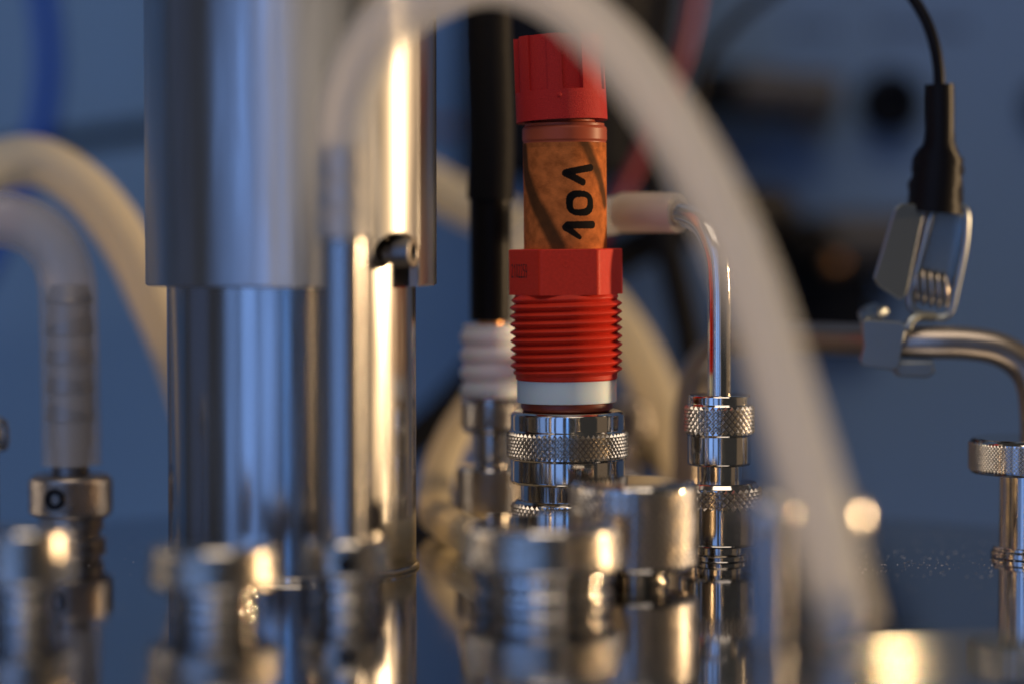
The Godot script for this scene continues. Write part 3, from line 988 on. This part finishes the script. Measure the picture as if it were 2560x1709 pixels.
func handle_and_clip() -> void:
	var t := thing("bent_pipe", "brown tinted steel pipe bent like a handle, clip hanging on it", "pipe", Vector3(60, 0, -18))
	var pts := []
	for q in [[36.2, -1, -52], [36.2, 12, -52], [36.6, 24, -52], [38.4, 32.5, -51], [43.5, 37.8, -48], [52, 39.2, -41], [62, 39.4, -31], [71, 39.4, -22], [79, 39.3, -18.5], [87, 39.1, -18], [93.5, 37.8, -18], [98.4, 34, -18], [100.4, 27, -18], [100.8, 10, -18], [100.8, -1, -18]]:
		pts.append(Vector3(q[0], q[1], q[2]) - Vector3(60, 0, -18))
	part("pipe", rod(pts, 3.2, 40, 1.2), M.dark_steel, t)

	# the spring clip, in front of the pipe: seen turned, one handle from its side and one from its edge
	var o := Vector3(78.2, 42.8, -18)
	var c := thing("spring_clip", "zinc plated spring clip gripping the bent brown pipe by its jaws", "clip", o)
	c.scale = Vector3.ONE * 0.955
	var lh := plate_of([Vector2(-10.4, 9.2), Vector2(-9.4, 7.6), Vector2(-4.9, 4.8), Vector2(-3.6, 6.0), Vector2(-0.3, 21.8), Vector2(-0.9, 23.6), Vector2(-4.8, 24.0), Vector2(-6.2, 22.8)], 0.9, 0.22)
	var l := part("side_plate", lh, M.zinc, c)
	l.transform = Transform3D(Basis(Vector3.UP, deg_to_rad(9)), Vector3(0, 0, 2.2) * MM)
	# the second handle: a channel seen into, its web behind and a rolled edge all round
	var web := part("web_plate", plate_of([Vector2(-2.2, 4.8), Vector2(5.6, 3.4), Vector2(9.0, 21.6), Vector2(8.0, 23.6), Vector2(1.4, 23.8)], 0.7, 0.2), M.zinc, c)
	web.position = Vector3(0, 0, -3.2) * MM
	var rim := Shape.new()
	var loop := spline([Vector3(-2.4, 6.2, 1.6), Vector3(-0.2, 14.0, 1.6), Vector3(2.0, 22.4, 1.6), Vector3(4.4, 23.8, 1.2), Vector3(7.8, 23.4, 0.8), Vector3(8.9, 21.4, 0.8), Vector3(8.5, 15.0, 0.8), Vector3(7.0, 7.4, 0.8), Vector3(5.9, 2.7, 0.8), Vector3(4.4, 1.3, 0.9), Vector3(1.0, 1.6, 1.2), Vector3(-1.6, 2.6, 1.6), Vector3(-2.6, 4.4, 1.6), Vector3(-2.4, 6.2, 1.6)], 0.7)
	sweep(rim, loop, func(_f, a): return 0.62 + 0.1 * cos(2 * a), 14)
	part("rolled_edge", rim, M.zinc, c)
	for sd in [[8.3, 21.5, 6.3, 4.5]]:
		var side := Shape.new()
		side.quad(Vector3(8.5, 21.5, 0.8), Vector3(8.7, 21.5, -3), Vector3(6.1, 4.0, -3), Vector3(6.2, 4.0, 0.8), Vector3.LEFT)
		side.quad(Vector3(8.9, 21.5, 0.8), Vector3(9.1, 21.5, -3), Vector3(6.5, 4.0, -3), Vector3(6.6, 4.0, 0.8), Vector3.RIGHT)
		part("flange", side, M.zinc, c)
	# coil spring
	var coil := []
	for k in 121:
		var a := TAU * 4.4 * k / 120.0
		coil.append(Vector3(-1.6 + 6.6 * k / 120.0, 8.0 - 1.6 * k / 120.0 + 3.5 * cos(a), -0.2 + 2.3 * sin(a)))
	var sp := Shape.new()
	sweep(sp, PackedVector3Array(coil), func(_f, _a): return 0.42, 10)
	part("coil_spring", sp, M.spring, c)
	# jaws: one plate folded over the front of the pipe, one below
	var jaw := plate_of([Vector2(-12.6, 0.4), Vector2(-11.4, 1.0), Vector2(-4.6, 0.4), Vector2(-3.6, -0.6), Vector2(-5.0, -8.2), Vector2(-6.0, -9.0), Vector2(-12.2, -8.2), Vector2(-12.9, -7.2), Vector2(-12.1, -4.0)], 0.9, 0.25)
	part("front_jaw", jaw, M.zinc, c).position = Vector3(0, 0, 3.6) * MM
	var nose := Shape.new()
	sweep(nose, spline([Vector3(-10.5, 0.6, 3.9), Vector3(-10.6, 1.9, 0.5), Vector3(-8, 2.6, -3)], 0.6), func(_f, a): return 0.75 + 1.4 * absf(cos(a)), 16)
	part("jaw_fold", nose, M.zinc, c)
	var lower := plate_of([Vector2(-5.4, -7.4), Vector2(2.2, -7.4), Vector2(2.6, -9.6), Vector2(1.2, -10.6), Vector2(-4.6, -10.4), Vector2(-5.6, -9.2)], 4.0, 0.4)
	part("lower_jaw", lower, M.zinc, c).position = Vector3(0, 0, -2.0) * MM
	var arm := Shape.new()
	sweep(arm, spline([Vector3(-3.4, -1.0, 3.8), Vector3(-2.6, 0.6, 3.4), Vector3(-0.8, 1.5, 2.4), Vector3(2.4, 1.4, 1.2)], 0.5), func(_f, a): return 0.7 + 0.5 * absf(sin(a)), 16)
	part("jaw_arm", arm, M.zinc, c)

	# its black boot and lead
	var b := thing("clip_lead", "black lead with crumpled shrink boot running up from the spring clip", "lead", o + Vector3(2.9, 21.2, 0))
	b.scale = Vector3.ONE * 0.955
	var boot := Shape.new()
	var f := FastNoiseLite.new()
	f.seed = 21
	f.frequency = 1.1
	var e := sweep(boot, spline([Vector3(-0.6, 0, 0), Vector3(-0.3, 4, 0), Vector3(0.2, 10, 0), Vector3(0.5, 16, 0), Vector3(0.4, 25.5, 0)], 0.5), func(t2, a):
		var r := lerpf(5.4, 4.9, t2 / 0.4) if t2 < 0.4 else lerpf(4.9, 2.85, smoothstep(0.4, 0.58, t2))
		return r + (0.85 * f.get_noise_3d(cos(a) * 1.3, sin(a) * 1.3, t2 * 9.0) if t2 < 0.62 else 0.08 * f.get_noise_3d(cos(a), sin(a), t2 * 9.0)), 36)
	cap_ring(boot, e[0], 0, 5.4, 36)
	cap_ring(boot, e[1], 0, 2.85, 36)
	part("shrink_boot", boot, M.black_shiny, b)
	part("wire", rod([Vector3(0.3, 24, 0), Vector3(0.2, 28, 0), Vector3(-0.9, 34, 0), Vector3(-3.4, 40.5, -1), Vector3(-9, 48, -4), Vector3(-20, 56, -10), Vector3(-34, 60, -20)], 1.15, 20), M.black_shiny, b)


func right_post() -> void:
	var t := thing("thumb_screw", "steel thumb screw with a fine knurled head at the right edge", "screw", Vector3(96.2, 0, -4))
	part("flange", turned([0, 0, 7.0, 0, 7.0, 1.2, 6.6, 1.3, 6.6, 2.1, 0, 2.1], 0.2), M.nickel, t)
	part("stem", turned([0, 0, 5.5, 0, 5.5, 15.8, 0, 15.8], 0.15, 96), M.nickel, t)
	part("head", turned([0, 15.6, 10.6, 15.6, 11.1, 16.1, 11.1, 21.4, 10.4, 22.2, 0, 22.3], 0.3, 96), M.nickel, t)
	part("knurled_band", knurl(11.05, 16.2, 21.4, 96, 7, 0.25), M.knurled, t)


func instrument() -> void:
	var t := thing("instrument_panel", "pale instrument front panel with sockets, behind the spring clip", "panel", Vector3(90, 0, -225))
	part("front_plate", block(-85, 330, -90, 330, -30, 0, 1.0), M.panel, t)
	part("added_light_blocker", block(300, 360, -90, 330, 0.2, 36, 2.0), M.panel, t)  # added out of view to keep the warm light off wall and panel
	# printed captions above the sockets, too soft to read
	for q in [[-6.5, 117.0, 13.0], [23.5, 117.5, 26.0]]:
		var n := int(q[2] / 2.6)
		for k in n:
			var w := rng.randf_range(1.1, 1.8)
			var x: float = q[0] + (k - n * 0.5) * 2.6
			var s := block(x, x + w, q[1] - 1.7, q[1] + 1.7, 0, 0.06, 0.02)
			part("printed_caption", s, M.print_grey, t)
	var knob := part("round_socket", turned([0, 0, 9.3, 0, 9.3, 2.5, 8.0, 4.0, 7.4, 9.0, 5.6, 9.1, 5.6, 4.0, 0, 4.0], 0.4, 48), M.black_soft, t)
	knob.transform = Transform3D(Basis(Vector3.RIGHT, PI / 2), Vector3(14.5, 97.0, 0.0) * MM)
	var k2 := part("round_socket", turned([0, 0, 7.3, 0, 7.3, 2.5, 6.0, 4.0, 5.4, 6.0, 0, 6.0], 0.4, 48), M.black_soft, t)
	k2.transform = Transform3D(Basis(Vector3.RIGHT, PI / 2), Vector3(58.5, 96.0, 0.0) * MM)
	# two plugs that stick out sideways on short brackets
	var a := thing("round_plug", "grey brown barrel plug with black end, on the panel's upper socket", "plug", Vector3(80, 98, -212))
	var barrel := part("barrel", turned([0, 0, 6.4, 0, 7.1, 2, 7.1, 13, 6.6, 13.2, 6.6, 18, 7.2, 18.2, 7.2, 26, 5.5, 28, 0, 28], 0.4, 40), M.brown, a)
	barrel.transform = Transform3D(Basis(Vector3.BACK, deg_to_rad(-95)), Vector3(-19.5, 1.5, 0) * MM)
	var nose := part("black_end", turned([0, 0, 6.0, 0, 6.6, 1, 6.6, 13, 5, 14, 0, 14], 0.4, 40), M.black_soft, a)
	nose.transform = Transform3D(Basis(Vector3.BACK, deg_to_rad(90)), Vector3(-18, 1.5, 0) * MM)
	part("bracket", block(-2, 4, -9.5, -1, -13, 4, 0.5), M.brown, a)
	var b := thing("round_plug", "black plug with a small brass contact, on the panel's lower socket", "plug", Vector3(90, 58, -212))
	var bb := part("black_end", turned([0, 0, 7, 0, 8, 2, 8, 17, 6.6, 21, 4.5, 23.6, 0, 24.6], 0.4, 40, true), M.black_shiny, b)
	bb.transform = Transform3D(Basis(Vector3.BACK, deg_to_rad(-94)), Vector3(-26, 0.5, 4) * MM)
	var br := part("barrel", turned([0, 0, 8.6, 0, 8.6, 26, 7, 27, 0, 27], 0.4, 40), M.brown, b)
	br.transform = Transform3D(Basis(Vector3.BACK, deg_to_rad(-90)), Vector3(-7, 0, -6) * MM)
	part("brass_contact", turned([0, 0, 2.0, 0, 2.2, 1.5, 1.4, 2.2, 0, 2.3], 0.1, 20, true), M.brass, b).transform = Transform3D(Basis(Vector3.RIGHT, PI / 2), Vector3(-3.6, -5.2, 9) * MM)
	part("bracket", block(-20, 10, -27, -9, -13, -4, 0.6), M.black_soft, b)


func cables() -> void:
	var c := thing("black_housing", "tall black housing hanging behind the red cap and black cable", "housing", Vector3(14, 74, -185))
	part("housing", turned([0, 0, 26, 0, 28, 2.5, 28, 150, 0, 150], 1.0, 72), M.black_soft, c)
	var pk := thing("grey_lead", "thin pinkish grey lead crossing behind the thick sleeve's right edge", "lead", Vector3(-15, 90, -210))
	part("wire", rod([Vector3(-50, 2, -8), Vector3(-20, 0, 0), Vector3(0, -0.5, 0), Vector3(14, 0.5, 4), Vector3(30, 4, 5)], 1.6, 16), mat(Color(0.20, 0.12, 0.13), 0.5), pk)
	# thick black cables
	var k := thing("black_cable", "thick black cable slanting up to the right behind the red thread", "cable", Vector3(14, 40, -135), "thick black cables behind the ports")
	var pts := []
	for q in [[-42, -4, -128], [-30, 6, -130], [-17, 17, -133], [-4, 31, -136], [12, 46, -138], [28, 56, -138], [44, 63, -138], [56, 67, -142], [66, 67, -160], [72, 66, -200], [74, 66, -224]]:
		pts.append(Vector3(q[0], q[1], q[2]) - Vector3(14, 40, -135))
	part("cable_jacket", rod(pts, 4.7, 32), M.black, k)
	var k2 := thing("black_cable", "black cable dropping behind the short hose towards the bent brown pipe", "cable", Vector3(38, 50, -110), "thick black cables behind the ports")
	pts = []
	for q in [[42, 150, -150], [37, 115, -146], [33, 88, -140], [33, 72, -130], [36.5, 58, -122], [40, 42, -118], [43, 26, -114], [48, 8, -110], [53, -8, -108]]:
		pts.append(Vector3(q[0], q[1], q[2]) - Vector3(38, 50, -110))
	part("cable_jacket", rod(pts, 3.6, 32), M.black, k2)
	var k3 := thing("black_cable", "black cable lying low behind the sensor port near the lid's rim", "cable", Vector3(25, 10, -120), "thick black cables behind the ports")
	pts = []
	for q in [[-30, -14, -112], [-10, -3, -114], [12, 5.5, -116], [24, 10, -118], [32, 9, -120], [42, 2, -122], [54, -9, -124]]:
		pts.append(Vector3(q[0], q[1], q[2]) - Vector3(25, 10, -120))
	part("cable_jacket", rod(pts, 4.0, 32), M.black, k3)
	# wires at the top
	var w := thing("red_wire", "red insulated wire curving down behind the arching hose", "wire", Vector3(38, 85, -130))
	pts = []
	for q in [[48, 150, -135], [45.5, 128, -134], [43.5, 116, -133], [41, 104, -131], [37, 94, -129], [32, 82, -127], [26, 70, -124], [21, 60, -121], [15, 48, -120]]:
		pts.append(Vector3(q[0], q[1], q[2]) - Vector3(38, 85, -130))
	part("insulation", rod(pts, 1.45, 20), M.wire_red, w)
	var w2 := thing("black_wire", "thin black wire looping beside the red wire at the top", "wire", Vector3(48, 105, -130))
	pts = []
	for q in [[78, 130, -140], [66, 121, -137], [55, 112.5, -134], [47.5, 104, -132], [44, 96, -131], [42, 84, -130], [41, 70, -130]]:
		pts.append(Vector3(q[0], q[1], q[2]) - Vector3(48, 105, -130))
	part("insulation", rod(pts, 1.35, 20), M.black_shiny, w2)
	# left background
	var b := thing("blue_hose", "deep blue hose curving down the wall at the far left", "hose", Vector3(-120, 100, -200))
	pts = []
	for q in [[-128, 160, -200], [-125, 128, -200], [-123.2, 112, -200], [-123.6, 98, -200], [-127, 83, -200], [-133, 68, -200], [-141, 52, -200], [-152, 34, -200], [-172, 4, -200], [-190, -30, -200]]:
		pts.append(Vector3(q[0], q[1], q[2]) - Vector3(-120, 100, -200))
	part("hose_wall", rod(pts, 3.3, 28), M.blue, b)
	var l := thing("dark_cord", "thin dark cord running level behind the yellowish arching hose", "cord", Vector3(-110, 88, -215))
	part("cord", rod([Vector3(-60, -10, 0), Vector3(-20, -3.6, 0), Vector3(0, -0.6, 0), Vector3(20, 1.8, 0), Vector3(60, 5, 0)], 2.6, 20), M.black_soft, l)


func clamp_bar() -> void:
	var t := thing("bail_handle", "low curved steel bail across the bottom right corner, closest of all", "handle", Vector3(43, 0, 167))
	var pts := []
	for q in [[5, -0.5, 193], [5.5, 4, 192.6], [8, 7.2, 190.8], [13, 8.6, 186.8], [24, 9.2, 177.8], [36, 9.1, 167.4], [49, 8.0, 153.8], [61, 6.0, 139.2], [70, 3.6, 128], [72, -0.5, 125]]:
		pts.append(Vector3(q[0], q[1], q[2]) - Vector3(43, 0, 167))
	part("bail", rod(pts, 1.5, 40, 0.8), M.clamp, t)
	for q in [[5, 193], [72, 125]]:
		part("foot", turned([0, 0, 5, 0, 5, 1.6, 3.2, 2.4, 0, 2.4], 0.3, 40), M.clamp, t).position = Vector3(q[0] - 43, 0, q[1] - 167) * MM
